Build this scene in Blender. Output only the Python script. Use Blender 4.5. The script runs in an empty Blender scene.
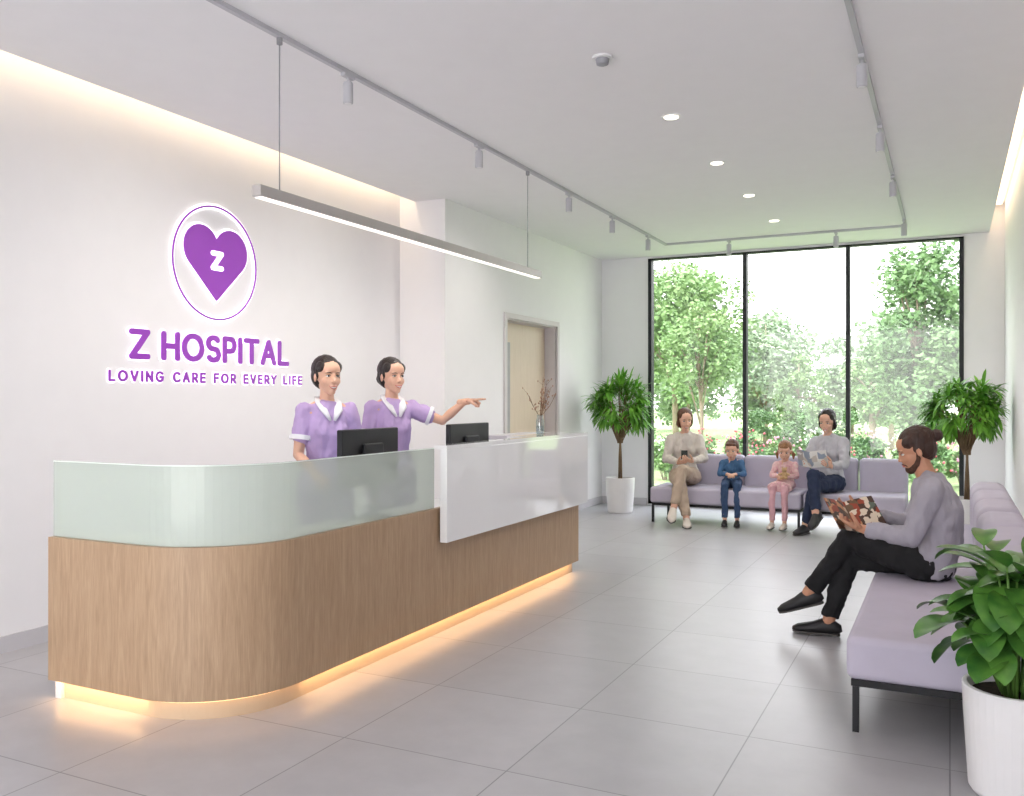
import bpy, bmesh, math, random
from mathutils import Vector, Matrix, Euler, noise
random.seed(7)
SC=bpy.context.scene
COL=SC.collection
V=Vector
PI=math.pi
def R(d): return math.radians(d)
# ------------------------------------------------------------ materials
def lin(c):
    o=[]
    for v in c[:3]:
        v=v/255.0
        o.append(v/12.92 if v<=0.04045 else ((v+0.055)/1.055)**2.4)
    return (o[0],o[1],o[2],1.0)
def pm(name,col,rough=.5,metal=0,var=.06,vscale=6,bump=0,bscale=60,emis=None,estr=0,coat=0,sub=0,col2=None,stretch=None,trans=0,spec=.5,ior=1.45):
    m=bpy.data.materials.new(name); m.use_nodes=True
    nt=m.node_tree; b=nt.nodes['Principled BSDF']; L=nt.links
    b.inputs['Roughness'].default_value=rough; b.inputs['Metallic'].default_value=metal
    b.inputs['Coat Weight'].default_value=coat; b.inputs['Coat Roughness'].default_value=.05
    b.inputs['Specular IOR Level'].default_value=spec
    b.inputs['Transmission Weight'].default_value=trans; b.inputs['IOR'].default_value=ior
    c=lin(col)
    tc=nt.nodes.new('ShaderNodeTexCoord'); mp=nt.nodes.new('ShaderNodeMapping')
    L.new(tc.outputs['Object'],mp.inputs['Vector'])
    if stretch: mp.inputs['Scale'].default_value=stretch
    nz=nt.nodes.new('ShaderNodeTexNoise'); nz.inputs['Scale'].default_value=vscale; nz.inputs['Detail'].default_value=5
    L.new(mp.outputs['Vector'],nz.inputs['Vector'])
    rp=nt.nodes.new('ShaderNodeValToRGB')
    if col2: a,d=lin(col2),c
    else:
        a=tuple(max(0,x*(1-var)) for x in c[:3])+(1,); d=tuple(min(1,x*(1+var)) for x in c[:3])+(1,)
    rp.color_ramp.elements[0].color=a; rp.color_ramp.elements[1].color=d
    rp.color_ramp.elements[0].position=.3; rp.color_ramp.elements[1].position=.7
    L.new(nz.outputs['Fac'],rp.inputs['Fac']); L.new(rp.outputs['Color'],b.inputs['Base Color'])
    if bump:
        n2=nt.nodes.new('ShaderNodeTexNoise'); n2.inputs['Scale'].default_value=bscale; n2.inputs['Detail'].default_value=3
        L.new(mp.outputs['Vector'],n2.inputs['Vector'])
        bp=nt.nodes.new('ShaderNodeBump'); bp.inputs['Strength'].default_value=bump; bp.inputs['Distance'].default_value=.01
        L.new(n2.outputs['Fac'],bp.inputs['Height']); L.new(bp.outputs['Normal'],b.inputs['Normal'])
    if emis:
        b.inputs['Emission Color'].default_value=lin(emis); b.inputs['Emission Strength'].default_value=estr
    if sub:
        b.inputs['Subsurface Weight'].default_value=sub; b.inputs['Subsurface Radius'].default_value=(.02,.008,.004)
    return m
M={}
M['wall']=pm('wall paint',(238,237,239),.85,var=.008,bump=.03,bscale=200)
M['ceil']=pm('ceiling paint',(241,240,242),.9,var=.008)
M['base']=pm('baseboard paint',(200,198,202),.5,var=.02)
M['white_gloss']=pm('white lacquer',(248,248,250),.06,var=.003,coat=.8)
M['white_matt']=pm('white matt',(232,232,234),.45,var=.02)
M['counter']=pm('grey counter top',(205,203,208),.3,var=.03)
M['plinth']=pm('plinth',(206,184,156),.5,var=.02)
M['led']=pm('warm led',(255,200,130),.5,emis=(255,206,152),estr=1.8)
M['cove']=pm('cove led',(255,225,180),.5,emis=(255,232,200),estr=1.4)
M['lampglow']=pm('lamp diffuser',(255,255,255),.5,emis=(255,246,236),estr=.7)
M['spotglow']=pm('spot diffuser',(255,255,255),.5,emis=(255,240,220),estr=5)
M['alu']=pm('satin aluminium',(186,182,180),.35,.3,var=.03)
M['trackwhite']=pm('pale grey track paint',(188,188,194),.4,var=.02)
M['cable']=pm('steel cable',(150,150,154),.4,.5)
M['black']=pm('black metal',(28,28,31),.4,.3,var=.1)
M['frame']=pm('black window frame',(32,34,38),.45,.2,var=.1)
M['screen_back']=pm('monitor black plastic',(34,35,40),.45,var=.1)
M['screen_face']=pm('monitor screen',(40,60,90),.15,emis=(120,160,210),estr=.4)
M['sofa']=pm('lavender grey upholstery',(186,180,196),.85,var=.04,bump=.15,bscale=350)
M['pot']=pm('white ceramic pot',(230,229,230),.3,var=.02)
M['soil']=pm('soil',(58,44,34),.95,var=.4,vscale=60,bump=.6,bscale=120)
M['bark']=pm('bark',(122,100,76),.9,var=.3,vscale=30,bump=.5,bscale=60,stretch=(1,1,.2))
M['leaf']=pm('indoor leaf',(130,188,70),.4,col2=(74,140,42),vscale=9)
M['leafbig']=pm('broad leaf',(96,146,60),.32,col2=(42,92,38),vscale=12)
M['stem']=pm('green stem',(92,130,58),.5)
M['letter']=pm('purple acrylic',(140,60,170),.35,var=.02,emis=(146,60,182),estr=.16)  # weak emission added to brighten the purple faces, which are no lamps
M['halo']=pm('halo acrylic',(255,255,255),.4,emis=(255,250,255),estr=1.2)
M['skin']=pm('skin',(222,176,152),.5,var=.03,vscale=20,sub=.1)
M['skin2']=pm('skin tan',(196,144,116),.5,var=.04,vscale=20,sub=.1)
M['hair_dark']=pm('dark hair',(32,22,20),.38,var=.3,vscale=50,bump=.4,bscale=140,stretch=(1,1,.25))
M['hair_brown']=pm('brown hair',(90,57,40),.5,var=.25,vscale=50,bump=.4,bscale=140,stretch=(1,1,.25))
M['hair_man']=pm('deep brown hair',(56,35,27),.5,var=.25,vscale=50,bump=.4,bscale=140,stretch=(1,1,.25))
M['hair_light']=pm('light brown hair',(136,94,60),.5,var=.25,vscale=50,bump=.4,bscale=140,stretch=(1,1,.25))
M['beard']=pm('beard',(80,55,44),.8,var=.3,vscale=90,bump=.5,bscale=220)
M['eye']=pm('eye white',(224,220,216),.2,var=.01)
M['iris']=pm('iris',(40,26,20),.2)
M['lips']=pm('lips',(190,90,90),.4,var=.05)
M['teeth']=pm('teeth',(240,238,233),.3,var=.01)
M['scrub']=pm('lavender uniform cloth',(184,160,206),.8,var=.05,bump=.12,bscale=260)
M['whitecloth']=pm('white cloth',(232,232,238),.8,var=.02,bump=.1,bscale=260)
M['cream']=pm('cream knit',(208,200,192),.85,var=.04,bump=.3,bscale=200)
M['beige']=pm('beige trouser cloth',(186,166,148),.85,var=.05,bump=.15,bscale=260)
M['denim']=pm('denim',(64,100,138),.85,var=.12,bump=.2,bscale=300,vscale=20)
M['navy']=pm('navy jeans',(38,48,74),.85,var=.12,bump=.2,bscale=300,vscale=20)
M['jean']=pm('mid blue jeans',(54,76,110),.85,var=.12,bump=.2,bscale=300,vscale=20)
M['pinkc']=pm('pink floral cloth',(216,158,172),.85,col2=(228,204,196),vscale=40)
M['pinkl']=pm('pale pink leggings',(212,166,174),.85,var=.05)
M['grey_knit']=pm('light grey knit',(188,186,194),.85,var=.04,bump=.3,bscale=220)
M['grey_knit2']=pm('pale lilac grey knit',(162,158,168),.85,var=.05,bump=.35,bscale=220)
M['blackcloth']=pm('black trouser cloth',(26,26,29),.85,var=.15,bump=.2,bscale=260)
M['shoe_black']=pm('black shoe',(32,31,34),.5,var=.1)
M['shoe_white']=pm('off white shoe',(212,202,192),.5,var=.05)
M['sole']=pm('rubber sole',(86,83,82),.7)
M['phone']=pm('phone',(30,30,36),.2)
M['branch']=pm('dry branch',(130,100,78),.8,var=.15)
M['bud']=pm('dry buds',(176,140,118),.8,var=.15)
M['grass']=pm('lawn grass',(158,176,122),.9,col2=(126,152,94),vscale=3,bump=.6,bscale=90)
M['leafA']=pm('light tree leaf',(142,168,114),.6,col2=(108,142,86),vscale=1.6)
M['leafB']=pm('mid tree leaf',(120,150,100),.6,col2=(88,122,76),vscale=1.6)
M['leafC']=pm('hazy tree leaf',(154,172,140),.6,col2=(126,150,116),vscale=1.2)  # haze put into the garden leaf colours by paling them
M['bark2']=pm('garden bark',(146,132,114),.9,var=.2)
M['fl_red']=pm('red blossom',(190,92,102),.6,var=.1)
M['fl_pink']=pm('pink blossom',(206,144,164),.6,var=.1)
M['fl_white']=pm('white blossom',(216,212,210),.6,var=.03)
M['detector']=pm('detector plastic',(235,235,235),.4)

def wood(name,a,b_,rough=.45):
    m=bpy.data.materials.new(name); m.use_nodes=True
    nt=m.node_tree; b=nt.nodes['Principled BSDF']; L=nt.links
    tc=nt.nodes.new('ShaderNodeTexCoord'); mp=nt.nodes.new('ShaderNodeMapping'); mp.inputs['Scale'].default_value=(12,12,.8)
    L.new(tc.outputs['Object'],mp.inputs['Vector'])
    n=nt.nodes.new('ShaderNodeTexNoise'); n.inputs['Scale'].default_value=3; n.inputs['Detail'].default_value=9; n.inputs['Distortion'].default_value=1.4
    L.new(mp.outputs['Vector'],n.inputs['Vector'])
    mp2=nt.nodes.new('ShaderNodeMapping'); mp2.inputs['Scale'].default_value=(140,140,4)
    L.new(tc.outputs['Object'],mp2.inputs['Vector'])
    n2=nt.nodes.new('ShaderNodeTexNoise'); n2.inputs['Scale'].default_value=3; n2.inputs['Detail'].default_value=4
    L.new(mp2.outputs['Vector'],n2.inputs['Vector'])
    mx=nt.nodes.new('ShaderNodeMath'); mx.operation='MULTIPLY_ADD'; mx.inputs[1].default_value=.5
    L.new(n2.outputs['Fac'],mx.inputs[0])
    m3=nt.nodes.new('ShaderNodeMath'); m3.operation='MULTIPLY'; m3.inputs[1].default_value=.5
    L.new(n.outputs['Fac'],m3.inputs[0]); L.new(m3.outputs[0],mx.inputs[2])
    rp=nt.nodes.new('ShaderNodeValToRGB'); rp.color_ramp.elements[0].color=lin(a); rp.color_ramp.elements[1].color=lin(b_)
    rp.color_ramp.elements[0].position=.3; rp.color_ramp.elements[1].position=.68
    L.new(mx.outputs[0],rp.inputs['Fac']); L.new(rp.outputs['Color'],b.inputs['Base Color'])
    b.inputs['Roughness'].default_value=rough
    bp=nt.nodes.new('ShaderNodeBump'); bp.inputs['Strength'].default_value=.05; bp.inputs['Distance'].default_value=.005
    L.new(n2.outputs['Fac'],bp.inputs['Height']); L.new(bp.outputs['Normal'],b.inputs['Normal'])
    return m
M['wood']=wood('oak veneer',(160,131,103),(194,165,134))
M['doorwood']=wood('pale maple door',(206,188,166),(220,204,184))
def tiles():
    m=bpy.data.materials.new('floor tiles'); m.use_nodes=True
    nt=m.node_tree; b=nt.nodes['Principled BSDF']; L=nt.links
    tc=nt.nodes.new('ShaderNodeTexCoord')
    br=nt.nodes.new('ShaderNodeTexBrick'); br.offset=0; br.inputs['Scale'].default_value=1
    br.inputs['Brick Width'].default_value=.8; br.inputs['Row Height'].default_value=.8
    br.inputs['Mortar Size'].default_value=.0035; br.inputs['Mortar Smooth'].default_value=.3
    br.inputs['Color1'].default_value=lin((183,182,186)); br.inputs['Color2'].default_value=lin((177,176,180)); br.inputs['Mortar'].default_value=lin((134,133,137))
    L.new(tc.outputs['Object'],br.inputs['Vector'])
    n=nt.nodes.new('ShaderNodeTexNoise'); n.inputs['Scale'].default_value=5; n.inputs['Detail'].default_value=5; n.inputs['Roughness'].default_value=.6
    L.new(tc.outputs['Object'],n.inputs['Vector'])
    rp=nt.nodes.new('ShaderNodeValToRGB'); rp.color_ramp.elements[0].color=(.87,.87,.875,1); rp.color_ramp.elements[1].color=(1,1,1,1)
    rp.color_ramp.elements[0].position=.25; rp.color_ramp.elements[1].position=.75
    L.new(n.outputs['Fac'],rp.inputs['Fac'])
    mx=nt.nodes.new('ShaderNodeMix'); mx.data_type='RGBA'; mx.blend_type='MULTIPLY'; mx.inputs['Factor'].default_value=1
    L.new(br.outputs['Color'],mx.inputs['A']); L.new(rp.outputs['Color'],mx.inputs['B'])
    L.new(mx.outputs['Result'],b.inputs['Base Color'])
    mr=nt.nodes.new('ShaderNodeMapRange'); mr.inputs['To Min'].default_value=.29; mr.inputs['To Max'].default_value=.37
    L.new(n.outputs['Fac'],mr.inputs['Value']); L.new(mr.outputs['Result'],b.inputs['Roughness'])
    bp=nt.nodes.new('ShaderNodeBump'); bp.inputs['Strength'].default_value=.2; bp.inputs['Distance'].default_value=.002; bp.invert=True
    L.new(br.outputs['Fac'],bp.inputs['Height']); L.new(bp.outputs['Normal'],b.inputs['Normal'])
    return m
M['tiles']=tiles()
def clearglass(name,refl=.06,tint=(255,255,255)):
    m=bpy.data.materials.new(name); m.use_nodes=True; nt=m.node_tree; nt.nodes.clear()
    o=nt.nodes.new('ShaderNodeOutputMaterial'); t=nt.nodes.new('ShaderNodeBsdfTransparent'); g=nt.nodes.new('ShaderNodeBsdfGlossy')
    t.inputs['Color'].default_value=lin(tint); g.inputs['Roughness'].default_value=.03
    x=nt.nodes.new('ShaderNodeMixShader'); x.inputs[0].default_value=refl
    nt.links.new(t.outputs[0],x.inputs[1]); nt.links.new(g.outputs[0],x.inputs[2]); nt.links.new(x.outputs[0],o.inputs[0])
    return m
M['glass']=clearglass('window glass',.04)
M['vaseglass']=clearglass('vase glass',.25,(225,235,235))
def frosted():
    m=bpy.data.materials.new('frosted glass'); m.use_nodes=True; nt=m.node_tree; nt.nodes.clear()
    o=nt.nodes.new('ShaderNodeOutputMaterial')
    p=nt.nodes.new('ShaderNodeBsdfPrincipled'); p.inputs['Base Color'].default_value=lin((222,230,223)); p.inputs['Roughness'].default_value=.06; p.inputs['Coat Weight'].default_value=.9
    r=nt.nodes.new('ShaderNodeBsdfTranslucent'); r.inputs['Color'].default_value=lin((244,250,246))
    t=nt.nodes.new('ShaderNodeBsdfTransparent'); t.inputs['Color'].default_value=lin((238,245,240))
    x=nt.nodes.new('ShaderNodeMixShader'); x.inputs[0].default_value=.3
    y=nt.nodes.new('ShaderNodeMixShader'); y.inputs[0].default_value=.5
    nt.links.new(p.outputs[0],x.inputs[1]); nt.links.new(r.outputs[0],x.inputs[2])
    nt.links.new(x.outputs[0],y.inputs[1]); nt.links.new(t.outputs[0],y.inputs[2]); nt.links.new(y.outputs[0],o.inputs[0])
    return m
M['frost']=frosted()
def magmat(name='magazine print',pal=((70,48,40),(150,66,46),(110,84,62),(196,140,100),(92,104,92),(222,206,186)),sc=16):
    m=bpy.data.materials.new(name); m.use_nodes=True; nt=m.node_tree; b=nt.nodes['Principled BSDF']; L=nt.links
    tc=nt.nodes.new('ShaderNodeTexCoord'); v=nt.nodes.new('ShaderNodeTexVoronoi'); v.inputs['Scale'].default_value=sc; v.distance='CHEBYCHEV'
    L.new(tc.outputs['Object'],v.inputs['Vector'])
    rp=nt.nodes.new('ShaderNodeValToRGB'); e=rp.color_ramp.elements
    e[0].color=lin(pal[0]); e[1].color=lin(pal[5]); rp.color_ramp.interpolation='CONSTANT'
    for p,c in ((.2,pal[1]),(.4,pal[2]),(.55,pal[3]),(.7,pal[4])):
        k=e.new(p); k.color=lin(c)
    e[-1].position=.82
    sp=nt.nodes.new('ShaderNodeSeparateColor'); L.new(v.outputs['Color'],sp.inputs[0]); L.new(sp.outputs[0],rp.inputs['Fac'])
    L.new(rp.outputs['Color'],b.inputs['Base Color']); b.inputs['Roughness'].default_value=.35
    return m
M['mag']=magmat(sc=24)
M['mag2']=magmat('booklet print',((228,226,222),(150,160,176),(236,232,226),(206,196,186),(232,230,228),(180,170,164)),14)
# ------------------------------------------------------------ mesh builder
class MB:
    def __init__(s): s.v=[]; s.f=[]
    def add(s,vs,fs):
        o=len(s.v); s.v+= [V(p) for p in vs]; s.f+=[tuple(i+o for i in f) for f in fs]
    def box(s,x0,x1,y0,y1,z0,z1):
        s.add([(x0,y0,z0),(x1,y0,z0),(x1,y1,z0),(x0,y1,z0),(x0,y0,z1),(x1,y0,z1),(x1,y1,z1),(x0,y1,z1)],
              [(0,3,2,1),(4,5,6,7),(0,1,5,4),(1,2,6,5),(2,3,7,6),(3,0,4,7)])
        return s
    def ell(s,c,r,M4=None,seg=18,rings=12):
        if not hasattr(r,'__len__'): r=(r,r,r)
        vs=[];fs=[]
        c=V(c)
        for i in range(1,rings):
            ph=PI*i/rings
            for j in range(seg):
                th=2*PI*j/seg
                vs.append(V((c.x+r[0]*math.sin(ph)*math.cos(th),c.y+r[1]*math.sin(ph)*math.sin(th),c.z+r[2]*math.cos(ph))))
        t=len(vs); vs.append(V((c.x,c.y,c.z+r[2]))); vs.append(V((c.x,c.y,c.z-r[2])))
        for i in range(rings-2):
            for j in range(seg):
                a=i*seg+j;b=i*seg+(j+1)%seg
                fs.append((a,a+seg,b+seg,b))
        for j in range(seg):
            fs.append((t,j,(j+1)%seg)); k=(rings-2)*seg
            fs.append((t+1,k+(j+1)%seg,k+j))
        if M4 is not None: vs=[M4@p for p in vs]
        s.add(vs,fs); return s
    def tube(s,pts,rad,seg=14,lat=None,M4=None):
        pts=[V(p) for p in pts]; n=len(pts)
        if not hasattr(rad,'__len__'): rad=[rad]*n
        vs=[];fs=[]; prev=None
        for i,p in enumerate(pts):
            a=pts[max(0,i-1)]; b=pts[min(n-1,i+1)]
            t=(b-a).normalized() if (b-a).length>1e-9 else V((0,0,1))
            if lat is not None: L=V(lat)
            elif prev is None: L=V((1,0,0)) if abs(t.x)<.8 else V((0,1,0))
            else: L=prev
            L=(L-t*L.dot(t)).normalized(); prev=L
            B=t.cross(L)
            r=rad[i]
            rx,ry=(r if hasattr(r,'__len__') else (r,r))
            for j in range(seg):
                th=2*PI*j/seg
                vs.append(p+L*rx*math.cos(th)+B*ry*math.sin(th))
        for i in range(n-1):
            for j in range(seg):
                a=i*seg+j;b=i*seg+(j+1)%seg
                fs.append((a,b,b+seg,a+seg))
        fs.append(tuple(reversed(range(seg)))); fs.append(tuple(range((n-1)*seg,n*seg)))
        if M4 is not None: vs=[M4@p for p in vs]
        s.add(vs,fs); return s
    def limb(s,pts,rad,seg=14,M4=None):
        s.tube(pts,rad,seg,M4=M4)
        for p,r in zip(pts,rad): s.ell(p,r,M4,seg,8)
        return s
    def lathe(s,prof,c=(0,0,0),seg=32):
        c=V(c); vs=[];fs=[]
        for r,z in prof:
            for j in range(seg):
                th=2*PI*j/seg; vs.append(c+V((r*math.cos(th),r*math.sin(th),z)))
        for i in range(len(prof)-1):
            for j in range(seg):
                a=i*seg+j;b=i*seg+(j+1)%seg
                fs.append((a,b,b+seg,a+seg))
        fs.append(tuple(reversed(range(seg)))); fs.append(tuple(range((len(prof)-1)*seg,len(prof)*seg)))
        s.add(vs,fs); return s
    def cyl(s,c,r,z0,z1,seg=24): return s.lathe([(r,z0),(r,z1)],c,seg)
    def prism(s,poly,z0,z1):
        n=len(poly)
        s.add([(x,y,z0) for x,y in poly]+[(x,y,z1) for x,y in poly],
              [tuple(reversed(range(n))),tuple(range(n,2*n))]+[(i,(i+1)%n,(i+1)%n+n,i+n) for i in range(n)])
        return s
    def wallstrip(s,outer,inner,z0,z1):
        n=len(outer)
        vs=[(x,y,z0) for x,y in outer]+[(x,y,z1) for x,y in outer]+[(x,y,z0) for x,y in inner]+[(x,y,z1) for x,y in inner]
        fs=[]
        for i in range(n-1):
            fs+=[(i,i+1,n+i+1,n+i),(2*n+i,3*n+i,3*n+i+1,2*n+i+1),(n+i,n+i+1,3*n+i+1,3*n+i),(i,2*n+i,2*n+i+1,i+1)]
        fs+=[(0,n,3*n,2*n),(n-1,3*n-1,4*n-1,2*n-1)]
        s.add(vs,fs); return s
    def leaf(s,base,d,up,ln,w,droop=.5,segs=4,fold=.25):
        d=V(d).normalized(); up=V(up); side=d.cross(up)
        if side.length<1e-3: side=V((1,0,0))
        side.normalize()
        p=V(base); vs=[]; step=ln/segs; cur=d.copy()
        for i in range(segs+1):
            t=i/segs; ww=w*.5*math.sin(PI*min(1,t*.92+.04))**.8 if 0<i<segs else w*.03
            nn=side.cross(cur).normalized()
            vs+=[p-side*ww+nn*ww*fold,p.copy(),p+side*ww+nn*ww*fold]
            cur=(cur+V((0,0,-1))*droop/segs).normalized(); p=p+cur*step
        fs=[]
        for i in range(segs):
            a=i*3; fs+=[(a,a+1,a+4,a+3),(a+1,a+2,a+5,a+4)]
        s.add(vs,fs); return s
    def xf(s,M4,start=0):
        for i in range(start,len(s.v)): s.v[i]=M4@s.v[i]
        return s
    def mesh(s,name='m'):
        me=bpy.data.meshes.new(name); me.from_pydata([tuple(p) for p in s.v],[],s.f); me.update(); return me
    def build(s,name,mat,parent=None,smooth=False,bevel=None,seg=3,recalc=False):
        me=s.mesh(name)
        if recalc:
            bm=bmesh.new(); bm.from_mesh(me); bmesh.ops.recalc_face_normals(bm,faces=bm.faces); bm.to_mesh(me); bm.free()
        me.materials.append(mat)
        if smooth: me.polygons.foreach_set('use_smooth',[True]*len(me.polygons))
        o=bpy.data.objects.new(name,me); COL.objects.link(o)
        if parent: o.parent=parent
        if bevel:
            b=o.modifiers.new('bevel','BEVEL'); b.width=bevel; b.segments=seg; b.limit_method='ANGLE'; b.angle_limit=R(40)
            if seg>2:
                me.polygons.foreach_set('use_smooth',[True]*len(me.polygons)); b.harden_normals=True
        return o
def empty(name,loc=(0,0,0),rz=0):
    o=bpy.data.objects.new(name,None); COL.objects.link(o); o.location=loc; o.rotation_euler=(0,0,rz); o.empty_display_size=.1; return o
def tag(o,label,cat=None,group=None,kind=None):
    o['label']=label
    if cat: o['category']=cat
    if group: o['group']=group
    if kind: o['kind']=kind
    return o
def struct(name,mb,mat,label,parent=None,cat='room',**k):
    o=mb.build(name,mat,parent,**k)
    tag(o,label,cat,kind='structure'); return o
def remesh(mb,vox,smooth=3,wr=0,wscale=(14,14,7)):
    me=mb.mesh('tmp'); o=bpy.data.objects.new('tmp',me); COL.objects.link(o)
    r=o.modifiers.new('r','REMESH'); r.mode='VOXEL'; r.voxel_size=vox
    if smooth:
        q=o.modifiers.new('s','SMOOTH'); q.factor=.5; q.iterations=smooth
    dg=bpy.context.evaluated_depsgraph_get(); dg.update()
    m2=bpy.data.meshes.new_from_object(o.evaluated_get(dg))
    out=MB()
    no=[v.normal.copy() for v in m2.vertices]
    for v,n in zip(m2.vertices,no):
        p=v.co.copy()
        if wr:
            q=V((p.x*wscale[0],p.y*wscale[1],p.z*wscale[2]))
            p=p+n*wr*(noise.noise(q)+.5*noise.noise(q*2.3))
        out.v.append(p)
    out.f=[tuple(p.vertices) for p in m2.polygons]
    bpy.data.objects.remove(o); bpy.data.meshes.remove(me); bpy.data.meshes.remove(m2)
    return out
# ------------------------------------------------------------ room
H=3.47
struct('floor',MB().box(-5.2,.8,-4,12.0,-.1,0),M['tiles'],'pale grey large square floor tiles with fine joints')
struct('ceiling',MB().box(-4.82,.42,-4,7.59,H,H+.12).box(-4.6,.42,7.59,12.0,H,H+.12).box(-5.3,.9,-4,12.2,3.8,4.0).box(-4.82,-4.80,-4,7.59,H+.12,3.8).box(.40,.42,-4,12,H+.12,3.8),M['ceil'],'flat white ceiling with lit cove slots along both walls')
struct('wall_left',MB().box(-5.25,-5,-4,7.59,-.1,3.8),M['wall'],'white wall carrying the purple sign behind the reception desk')
struct('wall_left_rear',MB().box(-5.25,-4.47,7.59,8.93,-.1,3.8).box(-5.25,-4.47,10.35,12.2,-.1,3.8).box(-5.25,-4.47,8.93,10.35,2.4,3.8),M['wall'],'projecting white wall section with the wooden door in it')
struct('wall_back',MB().box(-4.47,-3.78,12,12.2,-.1,3.8).box(.14,.58,12,12.2,-.1,3.8).box(-3.78,.14,12,12.2,3.44,3.8).box(-3.78,.14,12,12.2,-.1,.03),M['wall'],'white rear wall around the tall garden window')
struct('wall_right',MB().box(.58,.8,-4,12.2,-.1,3.8),M['wall'],'white wall behind the right hand row of sofas')
struct('baseboard_left',MB().box(-5,-4.985,-4,7.59,0,.1).box(-5,-4.47,7.575,7.59,0,.1).box(-4.47,-4.455,7.59,8.87,0,.1).box(-4.47,-4.455,10.41,12,0,.1),M['base'],'low grey skirting along the left wall')
struct('baseboard_right',MB().box(.565,.58,-4,12,0,.1),M['base'],'low grey skirting along the right wall')
struct('baseboard_rear',MB().box(-4.455,-3.8,11.985,12,0,.1),M['base'],'low grey skirting on the rear wall')
# window
fr=MB()
for x in (-3.78,-2.475,-1.185,.10): fr.box(x,x+.05,11.98,12.1,.03,3.44)
fr.box(-3.78,.15,11.98,12.1,.03,.08).box(-3.78,.15,11.98,12.1,3.42,3.44)
win=struct('window_1',fr,M['frame'],'floor to ceiling three pane garden window with slim black frame',cat='window')
for a,b in ((-3.73,-2.475),(-2.425,-1.185),(-1.135,.10)):
    MB().box(a,b,12.03,12.04,.08,3.42).build('pane',M['glass'],win)
# door
dr=empty('door_1',(-4.47,8.93,0)); tag(dr,'pale wooden door with slim vertical glass slot in grey frame','door',kind='structure')
MB().box(-.006,.02,-.06,0,0,2.46).box(-.006,.02,1.42,1.48,0,2.46).box(-.006,.02,0,1.42,2.4,2.46).box(-.2,-.006,0,.015,0,2.4).box(-.2,-.006,1.405,1.42,0,2.4).box(-.2,-.006,.015,1.405,2.385,2.4).build('door_frame',pm('door frame paint',(208,202,203),.5,var=.02),dr)
MB().box(-.19,-.15,.02,1.4,.01,2.38).build('door_leaf',M['doorwood'],dr,bevel=.004,seg=2)
MB().box(-.15,-.146,.28,.4,.95,2.15).build('door_glass',pm('pale door glass',(176,176,180),.15),dr)
hh=MB().cyl((0,0,0),.025,0,.01); hh.xf(Matrix.Translation((-.15,1.28,1.05))@Matrix.Rotation(PI/2,4,'Y'))
hh.tube([(-.15,1.28,1.05),(-.1,1.28,1.05),(-.1,1.15,1.05)],.009); hh.build('door_handle',M['alu'],dr,smooth=False)
# coves
cv=empty('cove_light',(-4.9,-4,3.7)); tag(cv,'warm cove light strip above the sign wall','light')
MB().box(-.06,.06,.1,11.5,.07,.085).build('led_strip',M['cove'],cv)
cv2=empty('cove_light',(.5,-4,3.7)); tag(cv2,'warm cove light strip above the right wall','light')
MB().box(-.05,.05,.1,15.9,.07,.085).build('led_strip',M['cove'],cv2)
def area(name,loc,rot,sx,sy,en,col,parent=None):
    l=bpy.data.lights.new(name,'AREA'); l.shape='RECTANGLE'; l.size=sx; l.size_y=sy; l.energy=en; l.color=lin(col)[:3]
    o=bpy.data.objects.new(name,l); COL.objects.link(o); o.location=loc; o.rotation_euler=rot
    if parent: o.parent=parent
    return o
area('cove_lamp',(-.02,5.8,.06),(0,0,0),.08,11.4,12,(255,228,190),cv)
area('cove_lamp',(.0,8.0,.06),(0,0,0),.06,15.8,9,(255,230,196),cv2)
# ------------------------------------------------------------ reception desk
desk=empty('reception_desk',(-2.87,2.95,0)); tag(desk,'long oak reception desk with rounded corner, frosted glass screen and white counter','reception desk')
def outline(off,r=.52,x0=-4.02,x1=-2.87,y0=2.95,y1=7.13,n=20,ye=0):
    pts=[(x0,y0+off)]
    cx,cy=x1-r,y0+r
    for i in range(n+1):
        a=-PI/2+PI/2*i/n
        pts.append((cx+(r-off)*math.cos(a),cy+(r-off)*math.sin(a)))
    pts.append((x1-off,y1+ye))
    return [(x+2.87,y-2.95) for x,y in pts]
MB().wallstrip(outline(0),outline(.04),.1,.81).build('wood_panel',M['wood'],desk,smooth=False)
MB().wallstrip(outline(.06),outline(.10),0,.1).build('plinth',M['plinth'],desk)
MB().wallstrip(outline(.025),outline(.055),.09,.0995).build('led_strip',M['led'],desk)
gl=outline(.03,y1=4.79); gi=outline(.042,y1=4.79)
gs=MB().wallstrip(gl,gi,.81,1.183).build('glass_screen',M['frost'],desk)
MB().wallstrip(outline(.029,y1=4.79),outline(.043,y1=4.79),1.183,1.188).build('polished_edge',pm('polished glass edge',(236,246,240),.15,var=.01),gs)
MB().wallstrip(outline(.045),outline(.5),.72,.76).build('worktop',M['white_matt'],desk)
MB().box(-.5,-.47,.7,4.1,.0,.72).box(-1.15,-1.11,.04,.5,0,.72).build('inner_panel',M['white_matt'],desk)
MB().box(.02,.07,1.825,4.22,.6,1.18).build('white_panel',M['white_gloss'],desk,bevel=.003,seg=2)
MB().box(-.02,.07,1.825,4.22,1.18,1.205).box(-.2,-.02,3.2,4.22,1.18,1.205).build('counter_top',M['white_gloss'],desk)
MB().box(-.5,.015,4.181,4.22,.6,1.18).box(-.5,-.21,3.4,4.17,1.165,1.2).build('end_panel',M['counter'],desk,bevel=.003,seg=2)
MB().box(-.5,-.041,4.14,4.179,.1,.6).build('wood_end',M['wood'],desk)
area('plinth_lamp',(-.03,2.35,.085),(0,0,0),.02,3.5,1.7,(255,208,152),desk)
area('plinth_lamp',(-.83,.03,.085),(0,0,0),.6,.02,.45,(255,208,152),desk)
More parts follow.
